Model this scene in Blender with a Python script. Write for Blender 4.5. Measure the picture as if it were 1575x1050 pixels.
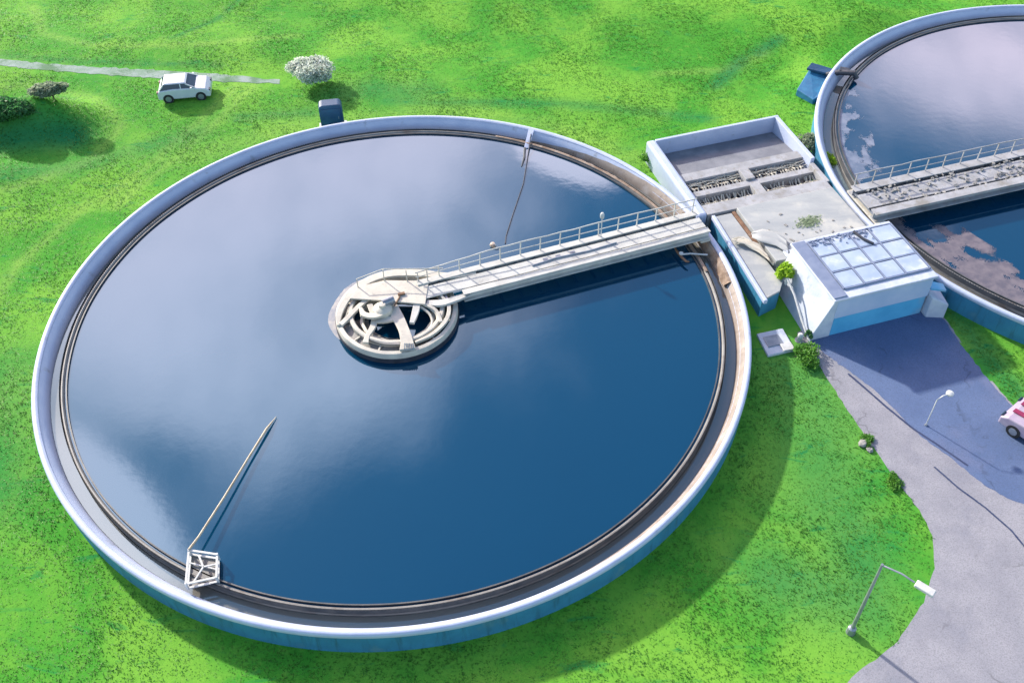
import bpy, math, random
import numpy as np
from mathutils import Vector, Matrix
random.seed(7); rng = np.random.default_rng(7)
S = bpy.context.scene
for o in list(bpy.data.objects): bpy.data.objects.remove(o)
R = math.radians
# ------------------------------------------------------------------ camera
cam = bpy.data.cameras.new('camera'); camo = bpy.data.objects.new('camera', cam); S.collection.objects.link(camo)
CAM = Vector((4.914, -30.763, 31.30))
pitch, roll, fpx = 0.80599, -0.02247, 1539.25
fwd = Vector((0, math.cos(pitch), -math.sin(pitch))); rgt = Vector((1, 0, 0)); up = rgt.cross(fwd)
r2 = rgt * math.cos(roll) + up * math.sin(roll); u2 = -rgt * math.sin(roll) + up * math.cos(roll)
M = Matrix((r2, u2, -fwd)).transposed().to_4x4(); M.translation = CAM
camo.matrix_world = M
cam.sensor_width = 36.0; cam.lens = 36.0 * fpx / 1575.0; cam.clip_end = 3000; cam.clip_start = .5
S.camera = camo
# ------------------------------------------------------------------ world, sun, exposure
SUN_EL, SHADOW_AZ = R(26.5), R(-47)                 # shadows travel towards this azimuth (from +x)
sd = Vector((-math.cos(SHADOW_AZ) * math.cos(SUN_EL), -math.sin(SHADOW_AZ) * math.cos(SUN_EL), math.sin(SUN_EL)))
sun = bpy.data.lights.new('sun', 'SUN'); sun.energy = 3.7; sun.angle = R(1.8); sun.color = (1, .93, .82)
suno = bpy.data.objects.new('sun', sun); S.collection.objects.link(suno)
suno.rotation_euler = sd.to_track_quat('Z', 'Y').to_euler()
W = bpy.data.worlds.new("World"); S.world = W; W.use_nodes = True
def world_setup():
    nt = W.node_tree; n = nt.nodes; l = nt.links; n.clear()
    out = n.new('ShaderNodeOutputWorld'); bg = n.new('ShaderNodeBackground'); bg.inputs[1].default_value = .15
    sky = n.new('ShaderNodeTexSky'); sky.sky_type = 'NISHITA'; sky.sun_disc = False
    sky.sun_elevation = SUN_EL; sky.sun_rotation = math.atan2(sd.x, sd.y)
    l.new(sky.outputs[0], bg.inputs[0])
    tc = n.new('ShaderNodeTexCoord'); sp = n.new('ShaderNodeSeparateXYZ'); l.new(tc.outputs['Generated'], sp.inputs[0])
    def math_(op, a, b=None, c=None, clamp=False):
        m = n.new('ShaderNodeMath'); m.operation = op; m.use_clamp = clamp
        for i, v in enumerate((a, b, c)):
            if v is None: continue
            if isinstance(v, (int, float)): m.inputs[i].default_value = v
            else: l.new(v, m.inputs[i])
        return m.outputs[0]
    z = math_('MAXIMUM', sp.outputs[2], .05)
    # coordinates on a flat cloud layer
    px = math_('DIVIDE', sp.outputs[0], z); py = math_('DIVIDE', sp.outputs[1], z)
    cb = n.new('ShaderNodeCombineXYZ'); l.new(px, cb.inputs[0]); l.new(py, cb.inputs[1])
    def noise(scale, detail, rough=.55, vec=None, stretch=None, rot=0):
        t = n.new('ShaderNodeTexNoise'); t.inputs['Scale'].default_value = scale; t.inputs['Detail'].default_value = detail
        t.inputs['Roughness'].default_value = rough
        mp = n.new('ShaderNodeMapping'); l.new(cb.outputs[0], mp.inputs[0])
        mp.inputs['Rotation'].default_value = (0, 0, rot)
        if stretch: mp.inputs['Scale'].default_value = stretch
        l.new(mp.outputs[0], t.inputs[0]); return t.outputs[0]
    nz = noise(3.2, 8); nz2 = noise(9, 5, .6, stretch=(1, .35, 1), rot=.5); nz3 = noise(1.3, 3)
    def blob(wx, wy, rx, ry, rot, amp, sharp=1.0):
        # a bank of cloud centred over layer position w (in units of the layer height * 30.5)
        cx, cy = (wx - 4.9) / 30.5, (wy + 30.8) / 30.5; c, s = math.cos(rot), math.sin(rot)
        dx = math_('SUBTRACT', px, cx); dy = math_('SUBTRACT', py, cy)
        a = math_('ADD', math_('MULTIPLY', dx, c * 30.5 / rx), math_('MULTIPLY', dy, s * 30.5 / rx))
        b = math_('ADD', math_('MULTIPLY', dx, -s * 30.5 / ry), math_('MULTIPLY', dy, c * 30.5 / ry))
        d2 = math_('ADD', math_('MULTIPLY', a, a), math_('MULTIPLY', b, b))
        return math_('MULTIPLY', math_('EXPONENT', math_('MULTIPLY', math_('POWER', d2, sharp), -1)), amp)
    tot = None
    for b in BLOBS:
        o = blob(*b); tot = o if tot is None else math_('ADD', tot, o)
    v = math_('ADD', tot, math_('MULTIPLY', math_('SUBTRACT', nz, .5), .85))
    v = math_('ADD', v, math_('MULTIPLY', math_('SUBTRACT', nz2, .5), .55))
    v = math_('ADD', v, math_('MULTIPLY', math_('SUBTRACT', nz3, .5), .3))
    mr = n.new('ShaderNodeMapRange'); mr.interpolation_type = 'SMOOTHSTEP'; l.new(v, mr.inputs[0])
    mr.inputs[1].default_value = .1; mr.inputs[2].default_value = 1.35
    up_ = n.new('ShaderNodeMapRange'); l.new(sp.outputs[2], up_.inputs[0]); up_.inputs[1].default_value = .0; up_.inputs[2].default_value = .12
    mask = math_('MULTIPLY', mr.outputs[0], up_.outputs[0])
    bc = n.new('ShaderNodeBackground'); bc.inputs[0].default_value = (1.6, 1.0, 1, 1); bc.inputs[1].default_value = CLOUD
    mx = n.new('ShaderNodeMixShader'); l.new(mask, mx.inputs[0]); l.new(bg.outputs[0], mx.inputs[1]); l.new(bc.outputs[0], mx.inputs[2])
    l.new(mx.outputs[0], out.inputs[0])
CLOUD = 2.4
BLOBS = [(-8, 8, 12, 10.5, .5, .95), (1, 12, 6.5, 5.5, 0, .5), (-11.5, -2, 6, 6, 0, .6), (-9.6, -9.8, 1.3, 5, .72, 1.15, 2), (-8.3, -7.3, 2.4, 1.5, -.5, -.4),
         (7.9, 10.9, 3.0, 1.25, -.66, 1.3, 3), (7, 5, 4, 3, .3, -.1), (-1.5, -3, 9.5, 4.6, .75, .65),
         (33, 20, 10, 9, .3, 1.0), (27.5, -2.0, 9, 1.4, -.45, .6, 2), (24.6, 6.5, 1.6, 4, .3, .4), (-30, 30, 30, 25, 0, .3)]
world_setup()
S.view_settings.view_transform = 'Standard'; S.view_settings.look = 'None'; S.view_settings.exposure = 1.02; S.view_settings.gamma = 1
S.render.engine = 'CYCLES'
# ------------------------------------------------------------------ materials
def mat(name, c1, c2=None, scale=1.5, rough=.8, bump=.0, bscale=30, metal=0, spec=.5, detail=6, c3=None, s3=.35, t3=.55, stretch=None, streak=None, crack=None, lo=.35, hi=.65, bdist=.02):
    m = bpy.data.materials.new(name); m.use_nodes = True; nt = m.node_tree; n = nt.nodes; l = nt.links
    p = n['Principled BSDF']; p.inputs['Roughness'].default_value = rough; p.inputs['Metallic'].default_value = metal
    p.inputs['Specular IOR Level'].default_value = spec
    g = n.new('ShaderNodeNewGeometry'); pos = g.outputs['Position']
    def noise(s, d=6, st=None):
        t = n.new('ShaderNodeTexNoise'); t.inputs['Scale'].default_value = s; t.inputs['Detail'].default_value = d; t.inputs['Roughness'].default_value = .6
        if st:
            mp = n.new('ShaderNodeMapping'); mp.inputs['Scale'].default_value = st; l.new(pos, mp.inputs[0]); l.new(mp.outputs[0], t.inputs[0])
        else: l.new(pos, t.inputs[0])
        return t.outputs[0]
    def mixc(f, a, b):
        mx = n.new('ShaderNodeMix'); mx.data_type = 'RGBA'; l.new(f, mx.inputs[0])
        for i, v in ((6, a), (7, b)):
            if isinstance(v, tuple): mx.inputs[i].default_value = (*v, 1)
            else: l.new(v, mx.inputs[i])
        return mx.outputs[2]
    def ramp(f, a, b):
        r = n.new('ShaderNodeMapRange'); r.interpolation_type = 'SMOOTHSTEP'; l.new(f, r.inputs[0]); r.inputs[1].default_value = a; r.inputs[2].default_value = b; return r.outputs[0]
    c1 = tuple(x * .76 for x in c1); c2 = c2 and tuple(x * .76 for x in c2); c3 = c3 and tuple(x * .76 for x in c3); col = c1
    if c2: col = mixc(ramp(noise(scale, detail, stretch), lo, hi), c1, c2)
    if c3: col = mixc(ramp(noise(s3, 7), t3, t3 + .18), col, c3)
    if crack:
        vo = n.new('ShaderNodeTexVoronoi'); vo.feature = 'DISTANCE_TO_EDGE'; vo.inputs['Scale'].default_value = crack
        wp = n.new('ShaderNodeMix'); wp.data_type = 'VECTOR'; wp.inputs[0].default_value = .12; l.new(pos, wp.inputs[4])
        nt3 = n.new('ShaderNodeTexNoise'); nt3.inputs['Scale'].default_value = 1.1; nt3.inputs['Detail'].default_value = 6; l.new(pos, nt3.inputs[0])
        sc = n.new('ShaderNodeVectorMath'); sc.operation = 'SCALE'; sc.inputs[3].default_value = 12; l.new(nt3.outputs['Color'], sc.inputs[0]); l.new(sc.outputs[0], wp.inputs[5])
        l.new(wp.outputs[1], vo.inputs[0]); gate = ramp(noise(.5, 3), .5, .62)
        mm = n.new('ShaderNodeMath'); mm.operation = 'MULTIPLY'; rv = n.new('ShaderNodeMapRange'); l.new(vo.outputs[0], rv.inputs[0]); rv.inputs[1].default_value = .004; rv.inputs[2].default_value = .016; rv.inputs[3].default_value = .55; rv.inputs[4].default_value = 0
        l.new(rv.outputs[0], mm.inputs[0]); l.new(gate, mm.inputs[1]); col = mixc(mm.outputs[0], col, tuple(x * .35 for x in c2))
        col = mixc(ramp(noise(22, 4), .35, .9), col, tuple(x * .55 for x in c2))
    if streak: col = mixc(ramp(noise(3.0, 5, (1.6, 1.6, .18)), .5, .78), col, streak)
    if isinstance(col, tuple): p.inputs['Base Color'].default_value = (*col, 1)
    else: l.new(col, p.inputs['Base Color'])
    if bump:
        b = n.new('ShaderNodeBump'); b.inputs['Strength'].default_value = bump; b.inputs['Distance'].default_value = bdist
        l.new(noise(bscale, 5), b.inputs['Height']); l.new(b.outputs[0], p.inputs['Normal'])
    m['n'] = 1
    return m
MT = {}
MT['concrete'] = mat('pale_concrete', (.50, .50, .52), (.38, .38, .39), 1.2, .75, .5, 18, c3=(.30, .28, .25), s3=.8, t3=.56, streak=(.25, .23, .2))
MT['coping'] = mat('coping_paint', (.62, .68, .86), (.54, .61, .80), .9, .45, .25, 8, c3=(.38, .40, .45), s3=1.4, t3=.6)
MT['sunlitwall'] = mat('sunlit_inner_wall', (.40, .33, .28), (.29, .24, .21), 1.1, .6, .4, 12, c3=(.46, .42, .40), s3=.8, t3=.54, streak=(.17, .13, .11))  # tan puts the sunlight on the lining's sunny side into colour
MT['shadewall'] = mat('shade_blue_wall', (.06, .30, .50), (.045, .24, .42), .9, .55, .3, 14, c3=(.12, .30, .40), s3=.9, t3=.56, streak=(.03, .12, .18))  # blue tinge of shade put into the wall colour
MT['hutwall'] = mat('shade_blue_hut_wall', (.14, .58, .90), (.10, .48, .80), .7, .6, .3, 10, c3=(.38, .55, .7), s3=.5, t3=.52)  # pump house front: blue of its shaded side painted into the wall
MT['fascia'] = mat('shade_lilac_fascia', (.62, .70, .90), (.50, .62, .85), .8, .6, .4, 6)  # paler upper end of the painted shade on the front
MT['whitewall'] = mat('white_render', (.72, .76, .84), (.56, .62, .74), 1.3, .7, .6, 9, c3=(.40, .45, .55), s3=1.1, t3=.58)
MT['cream'] = mat('cream_painted_steel', (.72, .67, .56), (.60, .56, .48), 2.5, .5, .2, 14, c3=(.36, .31, .25), s3=2.2, t3=.6)
MT['bridge'] = mat('pale_bridge_concrete', (.70, .69, .64), (.58, .57, .53), 1.5, .6, .3, 20, c3=(.34, .33, .31), s3=1.6, t3=.58)
MT['steel'] = mat('galvanised_steel', (.42, .45, .50), (.30, .33, .38), 3, .4, .1, 30, metal=.5)
MT['dark'] = mat('dark_steel', (.03, .035, .05), (.06, .06, .08), 3, .5, .2, 20)
MT['darkrim'] = mat('weir_dark_plate', (.06, .07, .08), (.12, .12, .12), 1.5, .5, .2, 14)
MT['weir'] = mat('weir_pale_plate', (.30, .29, .27), (.22, .21, .2), 1.4, .5, .3, 16, c3=(.18, .14, .11), s3=.7, t3=.55)
MT['rust'] = mat('rusty_brown', (.30, .17, .10), (.18, .09, .05), 3, .8, .5, 20, c3=(.42, .33, .26), s3=1.6, t3=.55)
MT['scum'] = mat('dried_scum', (.40, .30, .23), (.24, .16, .11), 2.2, .9, .8, 9, c3=(.5, .42, .35), s3=2, t3=.52)
MT['navy'] = mat('navy_plastic', (.02, .07, .16), (.025, .095, .20), 1.5, .5, .2, 18)
MT['tarp'] = mat('blue_sheet_metal', (.03, .16, .33), (.05, .25, .45), 1.6, .45, .3, 6)
MT['slab'] = mat('weathered_slab', (.50, .51, .50), (.40, .42, .43), .8, .75, .5, 14, c3=(.60, .59, .54), s3=.7, t3=.52, stretch=(.5, 1.6, 1))
MT['basinfloor'] = mat('basin_floor_concrete', (.26, .27, .30), (.18, .19, .22), .8, .6, .4, 12, c3=(.33, .34, .36), s3=.5, t3=.5)
MT['panel'] = mat('frosted_roof_panel', (.52, .62, .76), (.40, .50, .68), .9, .3, .3, 5, c3=(.74, .78, .84), s3=.8, t3=.5)
MT['panelbar'] = mat('slate_blue_bar', (.20, .25, .38), (.26, .31, .44), 2, .5)
MT['shadowroad'] = mat('shadow_toned_asphalt', (.11, .17, .33), (.14, .205, .375), .45, .85, .7, 35, c3=(.17, .21, .36), s3=.35, t3=.5, crack=.35)  # road darkened and blued to paint in the long shadow
MT['pave'] = mat('pale_pavement', (.42, .41, .445), (.35, .345, .385), .8, .85, .6, 35, c3=(.31, .31, .36), s3=.45, t3=.52, crack=.28)
MT['seam'] = mat('tarred_seam', (.03, .045, .12), (.05, .07, .15), 2, .7)
MT['path'] = mat('gravel_path', (.36, .44, .40), (.24, .36, .26), 1.6, .95, .9, 12, c3=(.12, .24, .12), s3=.6, t3=.48)
MT['bark'] = mat('bark', (.10, .08, .06), (.06, .05, .04), 6, .9, .8, 20)
MT['stone'] = mat('pale_stone', (.42, .40, .37), (.28, .27, .25), 5, .85, .6, 15)
MT['carwhite'] = mat('white_car_paint', (.75, .77, .8), (.70, .72, .76), 2, .25)
MT['carlilac'] = mat('lilac_car_paint', (.50, .42, .52), (.42, .34, .46), 2, .3)
MT['carred'] = mat('crimson_paint', (.35, .03, .10), (.28, .02, .08), 2, .35)
MT['tyre'] = mat('rubber', (.02, .02, .022), rough=.8)
MT['glass'] = mat('dark_glass', (.03, .05, .08), rough=.1)
MT['lamp'] = mat('orange_lens', (.8, .55, .3), rough=.3)
MT['white'] = mat('white_paint', (.75, .75, .73), (.62, .62, .6), 4, .5)
MT['buoy'] = mat('peach_float', (.75, .55, .42), rough=.5)
MT['rope'] = mat('pale_pole_paint', (.62, .53, .38), (.48, .38, .25), 3, .6)
MT['foam'] = mat('grey_foam', (.46, .44, .42), (.24, .27, .33), 2.5, .5)
MT['limedry'] = mat('lime_green_leaf', (.30, .50, .02), (.20, .40, .02), 6, .6)
MT['sludge'] = mat('dark_screen_water', (.16, .17, .24), (.24, .23, .30), 2.5, .25, .3, 8)

def water_mat(name, base, base2):
    m = bpy.data.materials.new(name); m.use_nodes = True; nt = m.node_tree; n = nt.nodes; l = nt.links
    p = n['Principled BSDF']; p.inputs['Roughness'].default_value = .045; p.inputs['IOR'].default_value = 1.75
    p.inputs['Specular IOR Level'].default_value = .72; p.inputs['Specular Tint'].default_value = (.36, .76, 1, 1)
    g = n.new('ShaderNodeNewGeometry')
    t = n.new('ShaderNodeTexNoise'); t.inputs['Scale'].default_value = .12; t.inputs['Detail'].default_value = 4; l.new(g.outputs['Position'], t.inputs[0])
    mx = n.new('ShaderNodeMix'); mx.data_type = 'RGBA'; l.new(t.outputs[0], mx.inputs[0]); mx.inputs[6].default_value = (*base, 1); mx.inputs[7].default_value = (*base2, 1)
    l.new(mx.outputs[2], p.inputs['Base Color'])
    t2 = n.new('ShaderNodeTexNoise'); t2.inputs['Scale'].default_value = 2.2; t2.inputs['Detail'].default_value = 4; l.new(g.outputs['Position'], t2.inputs[0])
    b = n.new('ShaderNodeBump'); b.inputs['Strength'].default_value = .05; b.inputs['Distance'].default_value = .02; l.new(t2.outputs[0], b.inputs['Height']); l.new(b.outputs[0], p.inputs['Normal'])
    return m
MT['water'] = water_mat('tank_water', (.0, .027, .066), (.0, .034, .078))
MT['launderwater'] = water_mat('launder_water', (.15, .14, .12), (.20, .185, .16))

def leaf_mat(name, a, b, rough=.6):
    m = bpy.data.materials.new(name); m.use_nodes = True; nt = m.node_tree; n = nt.nodes; l = nt.links
    p = n['Principled BSDF']; p.inputs['Roughness'].default_value = rough
    g = n.new('ShaderNodeNewGeometry'); mx = n.new('ShaderNodeMix'); mx.data_type = 'RGBA'
    t = n.new('ShaderNodeTexNoise'); t.inputs['Scale'].default_value = 1.3; l.new(g.outputs['Position'], t.inputs[0])
    ad = n.new('ShaderNodeMath'); ad.operation = 'MULTIPLY_ADD'; l.new(g.outputs['Random Per Island'], ad.inputs[0]); ad.inputs[1].default_value = .6
    su = n.new('ShaderNodeMath'); su.operation = 'SUBTRACT'; l.new(t.outputs[0], su.inputs[0]); su.inputs[1].default_value = .25
    l.new(su.outputs[0], ad.inputs[2]); ad.use_clamp = True
    l.new(ad.outputs[0], mx.inputs[0]); mx.inputs[6].default_value = (*a, 1); mx.inputs[7].default_value = (*b, 1)
    l.new(mx.outputs[2], p.inputs['Base Color'])
    tr = n.new('ShaderNodeBsdfTranslucent'); l.new(mx.outputs[2], tr.inputs[0]); ms = n.new('ShaderNodeMixShader'); ms.inputs[0].default_value = .5
    l.new(p.outputs[0], ms.inputs[1]); l.new(tr.outputs[0], ms.inputs[2]); l.new(ms.outputs[0], n['Material Output'].inputs[0])
    return m
MT['leafgrey'] = leaf_mat('silver_blossom_leaves', (.30, .38, .27), (.85, .87, .82))
MT['leafgreen'] = leaf_mat('bright_bush_leaves', (.05, .20, .03), (.18, .42, .05))
MT['leafdark'] = leaf_mat('dark_bush_leaves', (.03, .14, .05), (.09, .26, .07))
MT['leaflime'] = leaf_mat('lime_leaves', (.22, .45, .02), (.45, .62, .06))
MT['leafsage'] = leaf_mat('sage_shrub_leaves', (.12, .22, .10), (.42, .46, .34))
MT['blade'] = leaf_mat('grass_blades', (.045, .25, .022), (.14, .35, .035))

def grass_mat():
    m = bpy.data.materials.new('meadow_grass'); m.use_nodes = True; nt = m.node_tree; n = nt.nodes; l = nt.links
    p = n['Principled BSDF']; p.inputs['Roughness'].default_value = .9; p.inputs['Specular IOR Level'].default_value = .1
    g = n.new('ShaderNodeNewGeometry')
    def noise(s, d=6, st=None, rz=0, dist=0):
        t = n.new('ShaderNodeTexNoise'); t.inputs['Scale'].default_value = s; t.inputs['Detail'].default_value = d; t.inputs['Roughness'].default_value = .6; t.inputs['Distortion'].default_value = dist
        mp = n.new('ShaderNodeMapping'); mp.inputs['Rotation'].default_value = (0, 0, rz)
        if st: mp.inputs['Scale'].default_value = st
        l.new(g.outputs['Position'], mp.inputs[0]); l.new(mp.outputs[0], t.inputs[0]); return t.outputs[0]
    def ramp(f, a, b):
        r = n.new('ShaderNodeMapRange'); r.interpolation_type = 'SMOOTHSTEP'; l.new(f, r.inputs[0]); r.inputs[1].default_value = a; r.inputs[2].default_value = b; return r.outputs[0]
    def mixc(f, a, b):
        mx = n.new('ShaderNodeMix'); mx.data_type = 'RGBA'; l.new(f, mx.inputs[0])
        for i, v in ((6, a), (7, b)):
            if isinstance(v, tuple): mx.inputs[i].default_value = (*v, 1)
            else: l.new(v, mx.inputs[i])
        return mx.outputs[2]
    c = mixc(ramp(noise(.16, 5, dist=.6), .38, .64), (.055, .27, .024), (.16, .38, .040))
    c = mixc(ramp(noise(.5, 7, (1, 3.2, 1), .35, 1.2), .56, .74), c, (.022, .21, .045))
    c = mixc(ramp(noise(2.2, 8), .52, .85), c, (.18, .37, .05))
    c = mixc(ramp(noise(9, 6), .5, 1.0), c, (.045, .25, .03))
    at = n.new('ShaderNodeAttribute'); at.attribute_name = 'wear_shade'
    sp = n.new('ShaderNodeSeparateColor'); l.new(at.outputs['Color'], sp.inputs[0])
    c = mixc(sp.outputs[0], c, (.26, .42, .08))
    c = mixc(sp.outputs[1], c, (.008, .15, .06))  # second channel: painted shade and deeper green grass
    l.new(c, p.inputs['Base Color'])
    b = n.new('ShaderNodeBump'); b.inputs['Strength'].default_value = .35; b.inputs['Distance'].default_value = .05; l.new(noise(5, 8), b.inputs['Height']); l.new(b.outputs[0], p.inputs['Normal'])
    return m
MT['grass'] = grass_mat()
# ------------------------------------------------------------------ helpers
class MB:
    def __init__(s): s.v = []; s.f = []
    def add(s, vs, fs):
        k = len(s.v); s.v += [tuple(v) for v in vs]; s.f += [tuple(i + k for i in f) for f in fs]; return s
    def box(s, c, size, rz=0, rx=0, ry=0):
        m = Matrix.Translation(c) @ Matrix.Rotation(rz, 4, 'Z') @ Matrix.Rotation(ry, 4, 'Y') @ Matrix.Rotation(rx, 4, 'X')
        h = [x / 2 for x in size]
        vs = [m @ Vector((x * h[0], y * h[1], z * h[2])) for x in (-1, 1) for y in (-1, 1) for z in (-1, 1)]
        return s.add(vs, [(0, 1, 3, 2), (4, 6, 7, 5), (0, 4, 5, 1), (2, 3, 7, 6), (0, 2, 6, 4), (1, 5, 7, 3)])
    def prism(s, pts, z0, z1):
        n = len(pts); vs = [(p[0], p[1], z0 if not isinstance(z0, list) else z0[i]) for i, p in enumerate(pts)] + [(p[0], p[1], z1 if not isinstance(z1, list) else z1[i]) for i, p in enumerate(pts)]
        return s.add(vs, [tuple(range(n))[::-1], tuple(range(n, 2 * n))] + [(i, (i + 1) % n, n + (i + 1) % n, n + i) for i in range(n)])
    def beam(s, a, b, w, h):
        a, b = Vector(a), Vector(b); d = (b - a).normalized(); sd_ = d.cross(Vector((0, 0, 1)))
        sd_ = sd_.normalized() if sd_.length > 1e-4 else Vector((1, 0, 0)); u = sd_.cross(d)
        vs = [p + sd_ * x * w / 2 + u * y * h / 2 for p in (a, b) for x, y in ((-1, -1), (1, -1), (1, 1), (-1, 1))]
        return s.add(vs, [(3, 2, 1, 0), (4, 5, 6, 7)] + [(i, (i + 1) % 4, 4 + (i + 1) % 4, 4 + i) for i in range(4)])
    def tube(s, pts, r, n=8):
        pts = [Vector(p) for p in pts]; rr = r if isinstance(r, list) else [r] * len(pts); vs = []; fs = []
        for i, p in enumerate(pts):
            d = (pts[min(i + 1, len(pts) - 1)] - pts[max(i - 1, 0)]).normalized()
            a = d.cross(Vector((.13, .21, 1))).normalized(); b = d.cross(a)
            vs += [p + (a * math.cos(t) + b * math.sin(t)) * rr[i] for t in [2 * math.pi * k / n for k in range(n)]]
        for i in range(len(pts) - 1):
            for k in range(n): fs.append((i * n + k, i * n + (k + 1) % n, (i + 1) * n + (k + 1) % n, (i + 1) * n + k))
        fs += [tuple(range(n)), tuple(range((len(pts) - 1) * n, len(pts) * n))[::-1]]
        return s.add(vs, fs)
    def lathe(s, prof, c=(0, 0), n=288, closed=True, a0=0, a1=2 * math.pi, wob=0):
        full = abs(a1 - a0 - 2 * math.pi) < 1e-6; m = n if full else n + 1; k = len(prof); vs = []
        for i in range(m):
            t = a0 + (a1 - a0) * i / n; w = 1 + wob * math.sin(t * 7 + 1) * .5 + wob * math.sin(t * 17)
            vs += [(c[0] + r * w * math.cos(t), c[1] + r * w * math.sin(t), z) for r, z in prof]
        fs = []
        for i in range(n):
            j = (i + 1) % m
            for q in range(k if closed else k - 1): fs.append((i * k + q, j * k + q, j * k + (q + 1) % k, i * k + (q + 1) % k))
        if not full and closed: fs += [tuple(range(k)), tuple(range((m - 1) * k, m * k))[::-1]]
        return s.add(vs, fs)
    def cyl(s, c, r, h, n=24, r2=None):
        r2 = r if r2 is None else r2; return s.lathe_cap(c, [(r, 0), (r2, h)], n)
    def lathe_cap(s, c, prof, n=24):
        k = len(prof); vs = [(c[0] + r * math.cos(2 * math.pi * i / n), c[1] + r * math.sin(2 * math.pi * i / n), c[2] + z) for i in range(n) for r, z in prof]
        fs = [(i * k + q, ((i + 1) % n) * k + q, ((i + 1) % n) * k + q + 1, i * k + q + 1) for i in range(n) for q in range(k - 1)]
        fs += [tuple(i * k for i in range(n))[::-1], tuple(i * k + k - 1 for i in range(n))]
        return s.add(vs, fs)
    def build(s, name, m, parent=None, bevel=0, smooth=False):
        off = Vector((0, 0, 0)); q = parent
        while q is not None: off += q.location; q = q.parent
        me = bpy.data.meshes.new(name); me.from_pydata([tuple(Vector(v) - off) for v in s.v], [], s.f); me.validate()
        import bmesh; b = bmesh.new(); b.from_mesh(me); bmesh.ops.recalc_face_normals(b, faces=b.faces); b.to_mesh(me); b.free()
        me.materials.append(MT[m]); o = bpy.data.objects.new(name, me); S.collection.objects.link(o); o.parent = parent
        if smooth:
            for p in me.polygons: p.use_smooth = True
            if smooth != 2: me.set_sharp_from_angle(angle=R(40))
        if bevel:
            bm = o.modifiers.new('bevel', 'BEVEL'); bm.width = bevel; bm.segments = 2; bm.limit_method = 'ANGLE'
        return o
def tag(o, label, cat, group=None):
    o['label'] = label; o['category'] = cat
    if group: o['group'] = group
    return o
def thing(name, loc, label, cat, group=None):
    o = bpy.data.objects.new(name, None); S.collection.objects.link(o); o.location = loc; o.empty_display_size = .3
    return tag(o, label, cat, group)
def struct(o, kind='structure'): o['kind'] = kind; return o
CA, SA = math.cos(R(16.3)), math.sin(R(16.3))
def Y(u, v, z): return (17.86 + u * CA - v * SA, 5.22 + u * SA + v * CA, z)
YR = R(16.3)
T2 = (35.711, 10.445)
# ------------------------------------------------------------------ ground
def seg_d(X, Yy, pts):
    d = np.full(X.shape, 1e9)
    for (ax, ay), (bx, by) in zip(pts[:-1], pts[1:]):
        vx, vy = bx - ax, by - ay; t = np.clip(((X - ax) * vx + (Yy - ay) * vy) / (vx * vx + vy * vy), 0, 1)
        d = np.minimum(d, np.hypot(X - ax - t * vx, Yy - ay - t * vy))
    return d
ROAD_L = [(17.3, -.6), (17.49, -1.31), (18.0, -3.2), (18.49, -5.31), (19.0, -7.1), (19.33, -8.38), (19.85, -9.8), (20.0, -11), (19.65, -12.3), (18.9, -13.6), (17.6, -15.0), (15.54, -16.4), (9, -19.5), (-4, -23)]
ROAD_R = [(24.6, 2.6), (23.81, .89), (24.2, -1.4), (24.6, -3.2), (25.2, -5.2), (27, -8), (31, -12), (36, -18), (40, -26)]
def height(X, Yy):
    h = 1.9 * np.exp(-(((X + 21.0) / 2.7) ** 2 + ((Yy - 16.9) / 1.7) ** 2))
    h += .35 * np.exp(-(((X + 24) / 4) ** 2 + ((Yy - 12) / 1.2) ** 2))
    far = np.clip((np.hypot(X, Yy) - 18) / 15, 0, 1) * np.clip((Yy + 5) / 15, 0, 1)
    h += far * .22 * (np.sin(X * .31 + 1.3 * np.sin(Yy * .22)) + np.sin(Yy * .43 + X * .12))
    h *= np.clip((np.hypot(X, Yy) - 15.6) / 2.5, 0, 1) * np.clip((np.hypot(X - T2[0], Yy - T2[1]) - 15.6) / 2.5, 0, 1)
    return h
def near_path(X, Yy): return seg_d(X, Yy, [(-60, 25.5), (-25.4, 23.4), (-21.2, 22.4), (-15.3, 21.6), (-8.3, 20.6)])
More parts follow.
